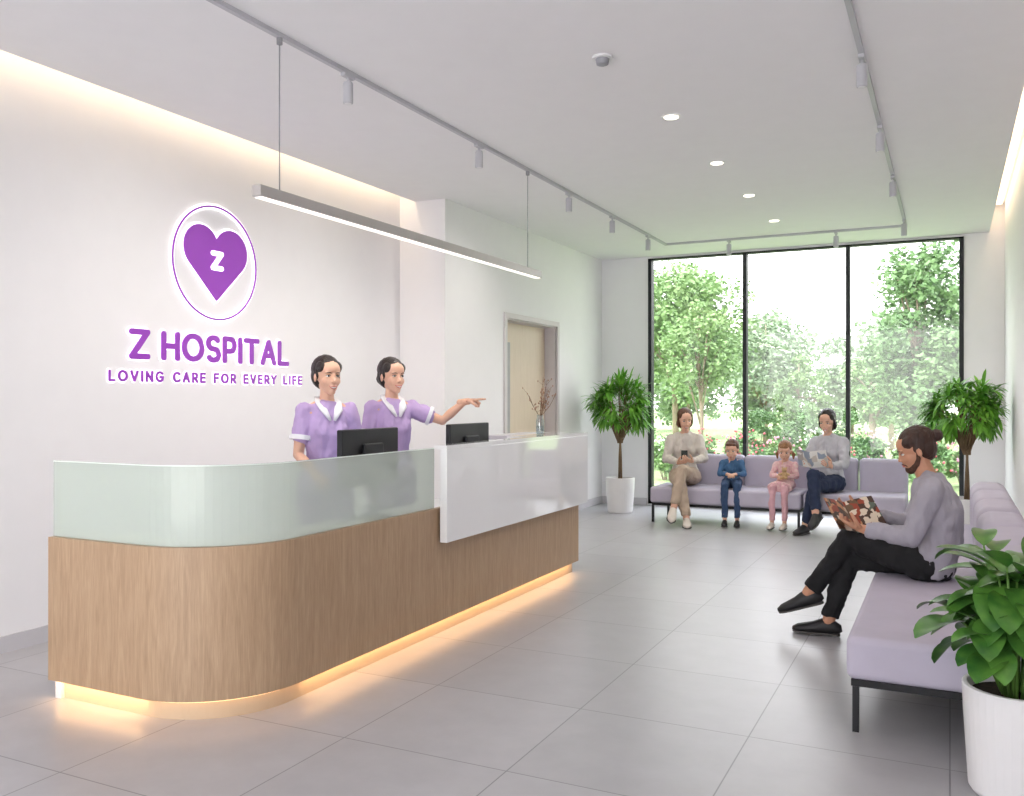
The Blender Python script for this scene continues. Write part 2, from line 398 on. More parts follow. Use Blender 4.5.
# ------------------------------------------------------------ monitors
def monitor(loc,rz,label):
    m=empty('computer_monitor',loc,rz); tag(m,label,'monitor','monitors on the reception desk')
    MB().box(-.3,.3,-.02,.02,.2,.55).build('housing',M['screen_back'],m,bevel=.008,seg=3)
    MB().box(-.29,.29,.021,.0225,.21,.54).build('screen',M['screen_face'],m)
    MB().box(-.1,.1,-.045,-.02,.28,.46).build('rear_cover',M['screen_back'],m,bevel=.01,seg=3)
    MB().box(-.03,.03,-.05,-.03,.01,.35).box(-.12,.12,-.12,.08,0,.012).build('stand',M['screen_back'],m,bevel=.003,seg=2)
monitor((-3.24,4.57,.76),R(90),'black computer monitor in front of the pair of uniformed receptionists, nearer the glass screen')
monitor((-3.24,5.84,.76),R(90),'black computer monitor behind the white counter, beneath the pointing hand')
# vase
vs=empty('vase',(-2.97,6.55,1.205)); tag(vs,'small clear glass vase standing on the white counter','vase')
vm=MB().lathe([(.028,0),(.034,.02),(.034,.11),(.024,.14),(.026,.16)],seg=24); vm.build('glass_body',M['vaseglass'],vs,smooth=True)
MB().lathe([(.02,.006),(.029,.02),(.03,.07),(.028,.072)],seg=20).build('water',clearglass('water',.1,(220,232,236)),vs,smooth=True)
db=empty('dried_branch',(-2.97,6.55,1.215)); tag(db,'bunch of dry twigs with small buds standing in the glass vase','branches')
b1=MB(); b2=MB()
rr=random.Random(3)
for k in range(9):
    a=rr.uniform(0,2*PI); sp=rr.uniform(.04,.17); h=rr.uniform(.3,.46)
    P=[V((0,0,0)),V((math.cos(a)*.012,math.sin(a)*.012,.14)),V((math.cos(a)*sp*.6,math.sin(a)*sp*.6,h*.7)),V((math.cos(a)*sp,math.sin(a)*sp,h))]
    b1.tube(P,[.0025,.0025,.002,.0012],6)
    for q in range(7):
        t=rr.uniform(0,1); p=P[2].lerp(P[3],t) if q>3 else P[1].lerp(P[2],t*.6+.4)
        e=p+V((rr.uniform(-.04,.04),rr.uniform(-.04,.04),rr.uniform(0,.05)))
        b1.tube([p,e],[.0015,.001],5); b2.ell(e,(.005,.005,.007),None,8,6)
b1.build('twigs',M['branch'],db); b2.build('buds',M['bud'],db,smooth=True)
# ------------------------------------------------------------ lights in ceiling
def track(name,label,mb): o=mb.build(name,M['trackwhite']); tag(o,label,'light track'); return o
track('ceiling_track','long white ceiling track running above the reception desk',MB().box(-3.265,-3.235,-.5,11.065,H-.025,H))
track('ceiling_track','long white ceiling track running above the right hand sofas',MB().box(-.465,-.435,-.5,11.065,H-.025,H))
track('ceiling_track','short white ceiling track crossing in front of the garden window',MB().box(-3.235,-.465,11.035,11.065,H-.025,H))
def spot_light(parent,loc,en,size=R(100),blend=.6,col=(255,248,240),rot=(0,0,0),rad=.03):
    l=bpy.data.lights.new('lamp','SPOT'); l.energy=en; l.spot_size=size; l.spot_blend=blend; l.color=lin(col)[:3]; l.shadow_soft_size=rad
    o=bpy.data.objects.new('lamp',l); COL.objects.link(o); o.parent=parent; o.location=loc; o.rotation_euler=rot
def track_head(x,y,label,group,rot=(0,0,0),en=6,size=R(90)):
    t=empty('track_spotlight',(x,y,H-.025)); tag(t,label,'spotlight',group)
    MB().box(-.016,.016,-.05,.05,-.02,0).cyl((0,0,0),.008,-.05,-.02,10).build('adapter',M['trackwhite'],t)
    MB().lathe([(.026,-.175),(.03,-.17),(.03,-.055),(.026,-.045)],seg=20).build('housing',M['trackwhite'],t,smooth=False)
    MB().cyl((0,0,0),.022,-.178,-.174,16).build('lens',M['white_matt'],t)
    spot_light(t,(0,0,-.22),en,size,1.0 if en>20 else .6,rot=rot,rad=.08)
ords=['nearest','second','third','fourth','farthest']
for i,y in enumerate((4.37,6.03,7.83,9.04,10.3)):
    track_head(-3.25,y,'%s white spotlight on the track above the reception desk'%ords[i],'spotlights on the desk track',rot=(0,R(38),0) if i<3 else (0,0,0),en=48 if i<2 else 24,size=R(112))
for i,y in enumerate((5.43,6.9,8.5,10.6)):
    track_head(-.45,y,'%s white spotlight on the track above the right hand sofas'%(['nearest','second','third','farthest'][i]),'spotlights on the right track',en=12,size=R(120))
for i,x in enumerate((-2.45,-1.2)):
    track_head(x,11.05,'%s of two white spotlights on the track crossing before the window'%(['left','right'][i]),'spotlights on the window track')
for i,y in enumerate((6.08,7.44,8.77,10.14)):
    d=empty('downlight',(-1.75,y,H)); tag(d,'%s round recessed downlight in the middle of the ceiling'%(['nearest','second','third','farthest'][i]),'downlight','recessed ceiling downlights')
    MB().lathe([(.07,-.004),(.07,0),(.05,0),(.05,-.006)],seg=28).build('trim_ring',M['white_matt'],d)
    MB().cyl((0,0,0),.05,-.0075,-.0062,24).build('diffuser',M['spotglow'],d)
    spot_light(d,(0,0,-.02),18,R(150),rad=.05)
sd=empty('smoke_detector',(-1.8,4.84,H)); tag(sd,'small round white smoke detector on the ceiling','smoke detector')
MB().lathe([(.058,-.014),(.058,0)],seg=28).build('base',M['detector'],sd)
MB().lathe([(.022,-.05),(.034,-.045),(.04,-.015)],seg=28).build('sensor_head',pm('detector grey',(150,150,156),.4),sd,smooth=False)
# pendant
pd=empty('pendant_light',(-3.25,5.36,2.58)); tag(pd,'long slim linear pendant lamp hanging over the reception desk','pendant lamp')
MB().box(-.03,.03,-1.78,1.78,-.025,.035).build('housing',M['alu'],pd,bevel=.003,seg=2)
MB().box(-.024,.024,-1.76,1.76,-.03,-.0255).build('diffuser',M['lampglow'],pd)
for y in (-1.60,1.55):
    MB().cyl((0,y,0),.0035,.035,H-.025-2.58,8).cyl((0,y,0),.016,H-.06-2.58,H-.025-2.58,12).build('cable',M['cable'],pd)
area('pendant_lamp',(0,0,-.04),(0,0,0),.04,3.5,8,(255,246,234),pd)
# ------------------------------------------------------------ sign (stroke lettering)
WM=Matrix(((0,0,1,0),(1,0,0,0),(0,1,0,0),(0,0,0,1)))   # local x->Y, y->Z, z->X
def arc(cx,cy,rx,ry,a0,a1,n=22):
    return [(cx+rx*math.cos(R(a0+(a1-a0)*i/n)),cy+ry*math.sin(R(a0+(a1-a0)*i/n))) for i in range(n+1)]
GL={
'Z':(.76,[[(0,1),(.76,1),(0,0),(.76,0)]]),
'H':(.72,[[(0,0),(0,1)],[(.72,0),(.72,1)],[(0,.5),(.72,.5)]]),
'O':(.98,[arc(.49,.5,.49,.5,0,360,40)]),
'S':(.62,[arc(.31,.75,.3,.25,35,270)+arc(.31,.25,.31,.25,90,-145)]),
'P':(.6,[[(0,0),(0,1),(.32,1)]+arc(.32,.72,.28,.28,90,-90)+[(0,.44)]]),
'R':(.62,[[(0,0),(0,1),(.32,1)]+arc(.32,.72,.28,.28,90,-90)+[(0,.44)],[(.3,.44),(.62,0)]]),
'I':(0,[[(0,0),(0,1)]]),
'T':(.74,[[(0,1),(.74,1)],[(.37,1),(.37,0)]]),
'A':(.8,[[(0,0),(.4,1),(.8,0)],[(.16,.34),(.64,.34)]]),
'L':(.55,[[(0,1),(0,0),(.55,0)]]),
'V':(.8,[[(0,1),(.4,0),(.8,1)]]),
'N':(.72,[[(0,0),(0,1),(.72,0),(.72,1)]]),
'G':(.86,[arc(.46,.5,.46,.5,45,320)+[(.86,.46),(.52,.46)]]),
'C':(.8,[arc(.46,.5,.46,.5,45,315)]),
'F':(.55,[[(.55,1),(0,1),(0,0)],[(0,.52),(.48,.52)]]),
'E':(.55,[[(.55,1),(0,1),(0,0),(.55,0)],[(0,.52),(.5,.52)]]),
'Y':(.76,[[(0,1),(.38,.5),(.76,1)],[(.38,.5),(.38,0)]]),
}
def glyph(ch,hw,z0,z1,sx,sy,ox,oy):
    mb=MB(); k=0
    for st_ in GL[ch][1]:
        pts=[(ox+x*sx,oy+y*sy) for x,y in st_]
        for i,(x,y) in enumerate(pts):
            k+=1; e=k*2e-5
            mb.prism([(x+hw*math.cos(2*PI*j/18),y+hw*math.sin(2*PI*j/18)) for j in range(18)],z0,z1+e)
            if i<len(pts)-1:
                x2,y2=pts[i+1]; d=V((x2-x,y2-y)); 
                if d.length<1e-6: continue
                n=V((-d.y,d.x)).normalized()*hw; k+=1; e=k*2e-5
                mb.prism([(x-n.x,y-n.y),(x2-n.x,y2-n.y),(x2+n.x,y2+n.y),(x+n.x,y+n.y)],z0,z1+e)
    return mb.xf(WM)
def stroke_sign(name,label,body,y0,y1,z0,z1,hwf,gap,space,halo,depth):
    root=empty(name,(-5,y0,z0)); tag(root,label,'sign')
    H_=z1-z0; hw=hwf*H_; sy=H_-2*hw
    tot=0
    for i,c in enumerate(body):
        tot+= space if c==' ' else GL[c][0]
        if i<len(body)-1: tot+=gap
    sx=(y1-y0-2*hw)/tot; x=hw
    for c in body:
        if c!=' ':
            glyph(c,hw,depth*.5,depth,sx,sy,x,hw).build('letter',M['letter'],root,recalc=False)
            glyph(c,hw+halo,.003,depth*.45,sx,sy,x,hw).build('halo_backing',M['halo'],root)
            x+=GL[c][0]*sx
        else: x+=space*sx
        x+=gap*sx
stroke_sign('hospital_name_sign','large purple halo lit capital letters spelling Z HOSPITAL on the wall','Z HOSPITAL',4.26,5.88,1.765,1.975,.1,.36,.1,.007,.022)
stroke_sign('tagline_sign','small purple halo lit lettering reading LOVING CARE FOR EVERY LIFE','LOVING CARE FOR EVERY LIFE',4.10,6.06,1.61,1.69,.115,.64,.35,.005,.012)
em=empty('emblem_sign',(-5,5.06,2.52)); tag(em,'round wall emblem of purple heart with white Z inside slim ring','sign')
def ringmb(r0,r1,x0,x1,seg=72):
    mb=MB(); vs=[];fs=[]
    for (r,x) in ((r0,x0),(r1,x0),(r1,x1),(r0,x1)):
        for j in range(seg):
            a=2*PI*j/seg; vs.append((x,r*math.cos(a),r*math.sin(a)))
    for k in range(4):
        for j in range(seg):
            a=k*seg+j;b=k*seg+(j+1)%seg;c=((k+1)%4)*seg+(j+1)%seg;d=((k+1)%4)*seg+j
            fs.append((a,b,c,d))
    mb.add(vs,fs); return mb
ringmb(.408,.442,.004,.012).build('halo_ring',M['halo'],em,recalc=True)
ringmb(.418,.432,.013,.02).build('ring',M['letter'],em,recalc=True)
def heart(k=1.0,g=0.0,n=30):
    r=.172*k+g; cx=.152*k; cz=.098*k; tip=-.30*k-g*1.5
    a0=math.degrees(math.acos(-cx/r)); d=math.hypot(cx,tip-cz); tan=math.degrees(math.atan2(tip-cz,-cx))+math.degrees(math.acos(r/d))
    right=[(cx+r*math.cos(R(a0+(tan-a0)*i/n)),cz+r*math.sin(R(a0+(tan-a0)*i/n))) for i in range(n+1)]
    t=[(.012,tip+.022),(0,tip+.014),(-.012,tip+.022)]
    left=[(-x,z) for x,z in reversed(right[1:])]
    return (right+t+left)[::-1]
MB().prism(heart(1,.011),.004,.012).xf(WM).build('halo_heart',M['halo'],em,recalc=True)
MB().prism(heart(),.013,.02).xf(WM).build('heart',M['letter'],em,recalc=True)
glyph('Z',.018,.0205,.027,.09/.76,.11,-.045,-.038).build('letter',M['halo'],em)
# ------------------------------------------------------------ sofas
def sofa(loc,rz,w,label,backs,depth=.6,bt=.17,bb=.045,gap=.006):
    s=empty('sofa',loc,rz); tag(s,label,'sofa','lavender upholstered waiting room sofas')
    MB().box(.0,w,0,depth+.05,.235,.43).build('seat_cushion',M['sofa'],s,bevel=.035,seg=5)
    MB().box(.02,w-.02,.02,depth+.14,.205,.235).build('frame',M['black'],s)
    for x in (.03,w-.03):
        for y in (.04,depth+.1):
            MB().box(x-.014,x+.014,y-.014,y+.014,0,.205).build('leg',M['black'],s)
    for a,b in backs:
        MB().box(a+gap,b-gap,depth,depth+bt,.38,.80).build('back_cushion',M['sofa'],s,bevel=bb,seg=6)
    return s
sofa((-3.26,10.4,0),0,1.76,'lavender sofa under the window seating a woman in cream and two small children',[(.22,1.0),(1.0,1.76)])
sofa((-1.48,10.4,0),0,1.06,'short lavender sofa under the window with the woman in navy jeans',[(0,.53),(.53,1.06)])
sofa((-.42,6.35,0),-PI/2,2.1,'lavender sofa at the right wall on which the bearded man sits reading',[(0,.7),(.7,1.4),(1.4,2.1)],.57,.27,.085,.012)
sofa((-.42,8.5,0),-PI/2,2.1,'empty lavender sofa at the right wall beyond the reading man',[(0,.7),(.7,1.4),(1.4,2.1)],.57,.27,.085,.012)
# ------------------------------------------------------------ indoor plants
def indoor_tree(loc,label,seed,h=1.87,rad=.5,potr=.19,poth=.46,xmax=9):
    rn=random.Random(seed)
    t=empty('potted_tree',loc); tag(t,label,'potted plant','tall potted trees flanking the window')
    MB().lathe([(potr*.8,0),(potr*.86,.02),(potr*.98,poth*.7),(potr,poth),(potr-.02,poth),(potr-.03,poth-.05)],seg=36).build('pot',M['pot'],t,smooth=False,bevel=.004,seg=2)
    MB().cyl((0,0,0),potr-.025,poth-.06,poth-.03).build('soil',M['soil'],t)
    tr=MB()
    for k in range(2):
        a=PI*k; tr.limb([V((math.cos(a)*.016,math.sin(a)*.016,poth-.05)),V((math.cos(a+1)*.014,math.sin(a+1)*.014,poth+.25)),V((math.cos(a+2)*.016,math.sin(a+2)*.016,poth+.55))],[.015,.013,.011],8)
    lf=MB()
    c=V((0,0,h-.5))
    for k in range(40):
        a=rn.uniform(0,2*PI); ph=math.acos(rn.uniform(-.6,1)); rr_=rad*rn.uniform(.35,.68)
        tip=c+V((math.sin(ph)*math.cos(a)*rr_,math.sin(ph)*math.sin(a)*rr_,math.cos(ph)*.36*rn.uniform(.6,1)))
        if tip.x+loc[0]>xmax-.15: tip.x=xmax-.15-loc[0]-rn.uniform(0,.15)
        st=V((rn.uniform(-.03,.03),rn.uniform(-.03,.03),poth+.45))
        tr.tube([st,st.lerp(tip,.5)+V((0,0,.05)),tip],[.007,.006,.004],6)
        out=(tip-c).normalized()
        for q in range(22):
            d=(out*.6+V((rn.uniform(-1,1),rn.uniform(-1,1),rn.uniform(-.5,.9)))).normalized()
            ln=rn.uniform(.16,.25)
            if tip.x+loc[0]+d.x*ln>xmax-.03: d.x=-abs(d.x)*.5
            lf.leaf(tip+V((rn.uniform(-.03,.03),rn.uniform(-.03,.03),rn.uniform(-.05,.05))),d,V((0,0,1)),ln,rn.uniform(.028,.042),rn.uniform(.5,1.5),5)
    for p in lf.v:
        if p.x+loc[0]>xmax-.02: p.x=xmax-.02-loc[0]
    tr.build('trunk',M['bark'],t,smooth=True); lf.build('foliage',M['leaf'],t,smooth=True)
indoor_tree((-3.88,11.1,0),'tall leafy tree in white pot standing left of the garden window',11)
indoor_tree((.16,10.4,0),'tall leafy tree in white pot right of the window, behind the reading man',12,1.84,.5,xmax=.57)
pl=empty('potted_plant',(.23,3.87,0)); tag(pl,'broad leaved green plant in white pot at the near end of the right sofa','potted plant')
MB().lathe([(.155,0),(.168,.02),(.185,.3),(.19,.41),(.17,.41),(.16,.37)],seg=40).build('pot',M['pot'],pl,bevel=.004,seg=2)
MB().cyl((0,0,0),.166,.35,.375).build('soil',M['soil'],pl)
rn=random.Random(9); st=MB(); lf=MB()
for k in range(22):
    a=2*PI*k*.382+rn.uniform(-.2,.2); lean=rn.uniform(.04,.28); hh_=rn.uniform(.22,.62)
    cx=math.cos(a)
    if cx>0: cx*=.55
    P0=V((cx*.05,math.sin(a)*.05,.37)); P2=V((cx*lean,math.sin(a)*lean,.42+hh_*(1-lean*1.0))); P1=P0.lerp(P2,.5)+V((0,0,.05))
    st.tube([P0,P1,P2],[.007,.006,.004],8)
    for q in range(6):
        t=.3+.7*q/5; base=P1.lerp(P2,(t-.3)/.7)
        b=a+q*2.4+rn.uniform(-.4,.4); bx=math.cos(b)
        if bx>0: bx*=.35
        out=V((bx,math.sin(b),rn.uniform(0,.8) if q<5 else .9))
        ln=rn.uniform(.17,.26)
        lf.leaf(base,out,V((0,0,1)),ln,ln*.52,rn.uniform(.7,1.7),9,.22)
for i,p in enumerate(lf.v):
    if p.x>.33: p.x=.33-(p.x-.33)*.1
st.build('stems',M['stem'],pl,smooth=True); lf.build('foliage',M['leafbig'],pl,smooth=True)
# ------------------------------------------------------------ people
def hand(mb,wr,d,n,side,curl=(.5,.5,.5,.5),k=1.0,thumb=.35,spread=.0):
    wr=V(wr); d=V(d).normalized(); n=V(n); n=(n-d*n.dot(d)).normalized(); w=d.cross(n)*side
    Mx=Matrix.Translation(wr+d*.05*k)@Matrix((w,d,n)).transposed().to_4x4()
    mb.ell((0,0,0),(.04*k,.054*k,.017*k),Mx,16,10)
    mb.limb([wr-d*.03,wr,wr+d*.03*k],[.026*k,.025*k,.024*k],12)
    for i in range(4):
        L=[.072,.08,.075,.06][i]*k
        p=wr+d*(.086-.004*abs(i-1.3))*k+w*(.029-.0195*i)*k
        a=0; pts=[p-d*.02*k,p]; 
        for j,fr_ in enumerate((.45,.3,.25)):
            a+=curl[i]*(.7 if j==0 else 1)
            dd=(d*math.cos(a)+n*math.sin(a)+w*spread*(1.5-i)).normalized()
            p=p+dd*L*fr_; pts.append(p)
        mb.limb(pts,[.0095*k,.0092*k,.0085*k,.008*k,.0066*k],9)
    p=wr+d*.028*k+w*.028*k
    t1=(d*.65+w*.7+n*thumb).normalized(); p1=p+t1*.035*k; t2=(d*.9+w*.25+n*(thumb+.3)).normalized(); p2=p1+t2*.03*k; p3=p2+t2*.022*k
    mb.limb([p,p1,p2,p3],[.014*k,.0115*k,.010*k,.0078*k],9)
def shoe_mb(an,f,up,k=1.0):
    f=V(f).normalized(); up=V(up); up=(up-f*up.dot(f)).normalized(); w=f.cross(up)
    base=V(an)-up*.08*k
    prof=[(-.065,.012,.015),(-.055,.03,.032),(-.02,.036,.045),(.03,.037,.045),(.08,.043,.034),(.13,.047,.027),(.17,.04,.022),(.195,.02,.014),(.2,.006,.005)]
    mb=MB(); so=MB()
    mb.tube([base+f*y*k+up*(rz*k+.006) for y,rx,rz in prof],[(rx*k,rz*k) for y,rx,rz in prof],16,lat=w)
    so.tube([base+f*y*k+up*(.008*k) for y,rx,rz in prof],[((rx+.003)*k,.008*k) for y,rx,rz in prof],16,lat=w)
    return mb,so
def build_head(root,b,Hm,skin,hair,style,male,smile,child,neckpts,neckr):
    """adds the head to body mesh b; builds eyes, brows, lips, hair, beard as parts"""
    hb=MB(); hb.limb(neckpts,neckr)
    h=lambda c,r:hb.ell(c,r,Hm,28,20)
    fw=1.0 if male else .94
    if child: fw=1.0
    h((0,-.015,.03),(.075,.094,.086)); h((0,.030,.040),(.064,.052,.052)); h((0,.020,-.030),(.060*fw,.066,.066))
    if child:
        h((0,.032,-.052),(.052,.050,.042)); h((0,.054,-.080),(.024,.026,.022))
        for q in(-1,1): h((q*.032,.046,-.040),(.028,.028,.026))
    else:
        h((0,.030,-.060),(.046*fw,.052,.046)); h((0,.056,-.090),(.028 if male else .022,.026,.024))
        for q in(-1,1): h((q*.032,.048,-.030),(.026,.0245,.026))
    for q in(-1,1):
        h((q*.028,.0655,.022),(.022,.012,.0065)); h((q*.077,-.008,-.010),(.007,.015,.027))
        if not child: h((q*.0085,.0855,-.033),(.007,.008,.006))
        if smile: h((q*.033,.052,-.043),(.017,.018,.016))
    nl=.6 if child else 1
    hb.limb([(0,.074,.014),(0,.080+.003*nl,-.010),(0,.086+.007*nl,-.028)],[.0065,.0072,.0090],12,Hm)
    h((0,.078,-.060),(.021,.010,.012))
    hb=remesh(hb,.0035,5); b.add(hb.v,hb.f)
    es=1.15 if child else 1
    for q in(-1,1):
        e=MB().ell((q*.030,.0690,.001),(.0128*es,.0085,.0062*es),Hm,18,12).build('eye',M['eye'],root,smooth=True)
        MB().ell((q*.030,.0765,.001),(.0052*es,.0018,.0056*es),Hm,14,8).build('iris',M['iris'],e,smooth=True)
        MB().tube([(q*.014,.0815,.0185),(q*.024,.0825,.0225),(q*.034,.0795,.0235),(q*.047,.069,.018)],[.0014,.0020,.0018,.0009],8,M4=Hm).build('eyebrow',hair,root,smooth=True)
        MB().tube([(q*.0165,.0735,.003),(q*.023,.0775,.0072),(q*.031,.0775,.0082),(q*.0445,.067,.0035)],[.0012,.0016,.0016,.001],8,M4=Hm).build('eyelashes',M['iris'],root,smooth=True)
    if smile:
        cw,cz=.0265,-.0555
        up_=[(-cw,.0745,cz),(-.015,.0845,-.0615),(-.005,.0885,-.0620),(0,.0887,-.0628),(.005,.0885,-.0620),(.015,.0845,-.0615),(cw,.0745,cz)]
        lw=[(-cw,.0745,cz-.001),(-.015,.0830,-.0695),(0,.0865,-.0745),(.015,.0830,-.0695),(cw,.0745,cz-.001)]
        MB().tube([(-.021,.0780,-.0595),(-.011,.0850,-.0660),(0,.0872,-.0680),(.011,.0850,-.0660),(.021,.0780,-.0595)],[.0010,.0032,.0042,.0032,.0010],10,M4=Hm).build('teeth',M['teeth'],root,smooth=True)
    else:
        cw,cz=(.018 if child else .0225),-.0615
        up_=[(-cw,.0785,cz),(-.010,.0860,-.0605),(-.004,.0890,-.0590),(0,.0888,-.0600),(.004,.0890,-.0590),(.010,.0860,-.0605),(cw,.0785,cz)]
        lw=[(-cw,.0785,cz-.0005),(-.010,.0855,-.0655),(0,.0880,-.0675),(.010,.0855,-.0655),(cw,.0785,cz-.0005)]
    MB().tube(up_,[.0008,.0019,.0023,.0020,.0023,.0019,.0008],8,M4=Hm).tube(lw,[.0008,.0024,.0030,.0024,.0008],8,M4=Hm).build('lips',M['lips'],root,smooth=True)
    hr=MB(); g=lambda c,r:hr.ell(c,r,Hm,24,16)
    if style in('bun','topbun','bob','long'):
        g((0,-.030,.046),(.082,.098,.083)); g((0,-.056,.0),(.076,.062,.083))
        for q in(-1,1): g((q*.052,.012,.052),(.027,.046,.038)); g((q*.066,-.016,.012),(.016,.032,.034))
        if style=='bun': g((0,-.126,-.02),(.042,.036,.042)); g((0,-.1,-.02),(.03,.03,.03))
        if style=='topbun': g((0,-.136,.035),(.036,.032,.034)); g((0,-.11,.03),(.025,.025,.025))
        if style in('bob','long'):
            e=-.12 if style=='long' else -.08
            for q in(-1,1): hr.limb([(q*.060,.025,.055),(q*.071,.006,.015),(q*.075,-.010,-.03),(q*.072,-.016,e*.7),(q*.060,-.016,e)],[.016,.015,.017,.018,.012],12,Hm)
            g((0,-.06,-.045),(.072,.05,.075))
    elif style=='short':
        g((0,-.024,.050),(.083,.098,.082)); g((0,-.05,.01),(.077,.062,.075)); g((.012,.052,.080),(.050,.030,.020)); g((-.03,.045,.078),(.03,.03,.02))
    elif style=='pigtails':
        g((0,-.026,.048),(.082,.098,.083)); g((0,-.05,0),(.076,.062,.08)); g((0,.058,.068),(.048,.022,.022))
        for q in(-1,1): hr.limb([(q*.075,-.03,-.01),(q*.096,-.03,-.04),(q*.092,-.02,-.09)],[.018,.022,.010],12,Hm)
    remesh(hr,.004,4,.0025,(70,70,16)).build('hair',hair,root,smooth=True)
    if male:
        bd=MB()
        for q in(-1,1): bd.limb([(q*.068,.000,-.012),(q*.060,.006,-.045),(q*.046,.024,-.072),(q*.022,.048,-.090)],[.007,.012,.016,.022],12,Hm)
        bd.ell((0,.056,-.091),(.031,.029,.029),Hm,20,14)
        bd.tube([(-.028,.070,-.070),(-.024,.077,-.060),(-.012,.0860,-.0535),(0,.0890,-.0515),(.012,.0860,-.0535),(.024,.077,-.060),(.028,.070,-.070)],[.004,.0035,.004,.0035,.004,.0035,.004],8,M4=Hm)
        remesh(bd,.003,3,.001,(60,60,60)).build('beard',M['beard'],root,smooth=True)
def person(label,loc,rz,s,J,skin,hair,style,topm,sleeve,botm,shoem,male=False,group=None,vox=.006,rf=1.0,hf=1.0,smile=False,skirt=None,child=False):
    root=empty('person',loc,rz); root.scale=(s,s,s); tag(root,label,'person',group)
    P={k:V(v) for k,v in J.items() if k not in('hyaw','hpitch','hroll','hands')}
    Hm=Matrix.Translation(P['head'])@Matrix.Rotation(J.get('hyaw',0),4,'Z')@Matrix.Rotation(-J.get('hpitch',0),4,'X')@Matrix.Rotation(J.get('hroll',0),4,'Y')@Matrix.Scale(hf,4)
    lat=(P['shR']-P['shL']).normalized()
    if male: TR=[(.15,.11),(.165,.125),(.155,.115),(.175,.125),(.165,.1),(.075,.07)]
    else:    TR=[(.14,.105),(.16,.115),(.118,.092),(.135,.102),(.122,.082),(.062,.058)]
    up=(P['neck']-P['chest']).normalized()
    U=P['chest'].lerp(P['neck'],.58)
    TP=[P['pel']-V((0,0,.07))*rf,P['pel'],P['waist'],P['chest'],U,P['neck']]
    def torso(mb,g,add=0):
        mb.tube(TP,[((a*g)*rf+add,(b*g)*rf+add) for a,b in TR],24,lat=lat)
        mb.ell(TP[1],tuple((x*g*rf) for x in (TR[1][0],TR[1][1],.1)))
        k=1 if male else .86
        for sd in('L','R'):
            sh=P['sh'+sd]; mb.limb([U,U.lerp(sh,.55),sh],[.07*g*rf*k,.062*g*rf*k,(.06 if male else .046)*g*rf+add])
            mb.limb([P['neck']+up*.005,sh.lerp(P['neck'],.3)],[.038*rf*g*k,.042*rf*g*k])
        if not male and not child:
            ft=lat.cross(up).normalized()*-1
            if ft.dot(V((0,1,0)))<0: ft=-ft
            for q in(-1,1): mb.ell(P['chest']+ft*.05*g+lat*q*.055+up*.01,.057*g)
    # body
    b=MB(); torso(b,.86)
    npts=[P['neck']-up*.03,P['neck'].lerp(P['head'],.45),P['head']+Hm.to_3x3()@V((0,-.02,-.05))]
    nr=[.055*rf**.5 if male else .045*rf**.5,.05*hf if male else .040*hf,.045*hf]
    b.limb(npts,nr)
    arm=[.046,.043,.036,.037,.024]; ak=1.08 if male else .88
    for sd in('L','R'):
        sh,el,wr=P['sh'+sd],P['el'+sd],P['wr'+sd]
        b.limb([sh,sh.lerp(el,.5),el,el.lerp(wr,.35),wr],[a*rf*ak for a in arm])
        hp,kn,an=P['hp'+sd],P['kn'+sd],P['an'+sd]
        b.limb([hp,hp.lerp(kn,.5),kn,kn.lerp(an,.35),an],[.075*rf,.066*rf,.05*rf,.05*rf,.035*rf])
    b=remesh(b,vox,3)
    build_head(root,b,Hm,skin,hair,style,male,smile,child,npts,[r*1.01 for r in nr])
    hd=J.get('hands',{})
    for sd in('L','R'):
        wr,el=P['wr'+sd],P['el'+sd]
        q=hd.get(sd,{})
        hand(b,wr,q.get('d',(wr-el)),q.get('n',(0,0,-1)),-1 if sd=='L' else 1,q.get('curl',(.45,.5,.55,.6)),rf**.6*(.98 if male else .92),q.get('thumb',.35))
    b.build('body',skin,root,smooth=True)
    # clothing
    t=MB(); torso(t,1.0,.004); sk=1.0 if male else .88
    for sd in('L','R'):
        sh,el,wr=P['sh'+sd],P['el'+sd],P['wr'+sd]
        if sleeve=='short':
            e=sh.lerp(el,.62); t.limb([sh,sh.lerp(el,.3),e-(e-sh)*.05],[.056*rf,.055*rf,.052*rf]); t.tube([sh.lerp(el,.5),e],[.052*rf,.054*rf])
        else:
            g2=1.12 if male else .95
            t.limb([sh,sh.lerp(el,.5),el,el.lerp(wr,.4)],[.062*rf*g2*sk**.5,.057*rf*g2,.051*rf*g2,.047*rf*g2])
            t.tube([el,el.lerp(wr,.4),el.lerp(wr,.93)],[.05*rf*g2,.046*rf*g2,.036*rf*g2])
    t=remesh(t,.008,5,.013,(18,18,10)); t.build('top',topm,root,smooth=True)
    if sleeve=='short':
        for sd in('L','R'):
            sh,el=P['sh'+sd],P['el'+sd]; e=sh.lerp(el,.62)
            MB().tube([e.lerp(sh,.12),e.lerp(el,.09)],[.064*rf,.065*rf],24).build('cuff',M['whitecloth'],root,smooth=False)
        nk=P['neck']
        for q in(-1,1):
            pts=[nk+V((0,-.052,.02)),nk+V((q*.05,-.02,.018)),nk+V((q*.06,.03,-.004)),nk+V((q*.046,.08,-.05)),nk+V((q*.012,.106,-.115))]
            MB().tube(pts,[(.008,.018),(.008,.02),(.008,.024),(.009,.026),(.006,.008)],12,lat=(0,.5,1) ).build('collar',M['whitecloth'],root,smooth=True)
    tb=MB()
    tb.ell(P['pel']-V((0,0,.02)),(.165*rf,.125*rf,.105*rf))
    for sd in('L','R'):
        hp,kn,an=P['hp'+sd],P['kn'+sd],P['an'+sd]
        tb.limb([hp,hp.lerp(kn,.5),kn],[.092*rf,.08*rf,.064*rf])
        tb.tube([kn,kn.lerp(an,.35),kn.lerp(an,.92)],[.063*rf,.06*rf,.05*rf])
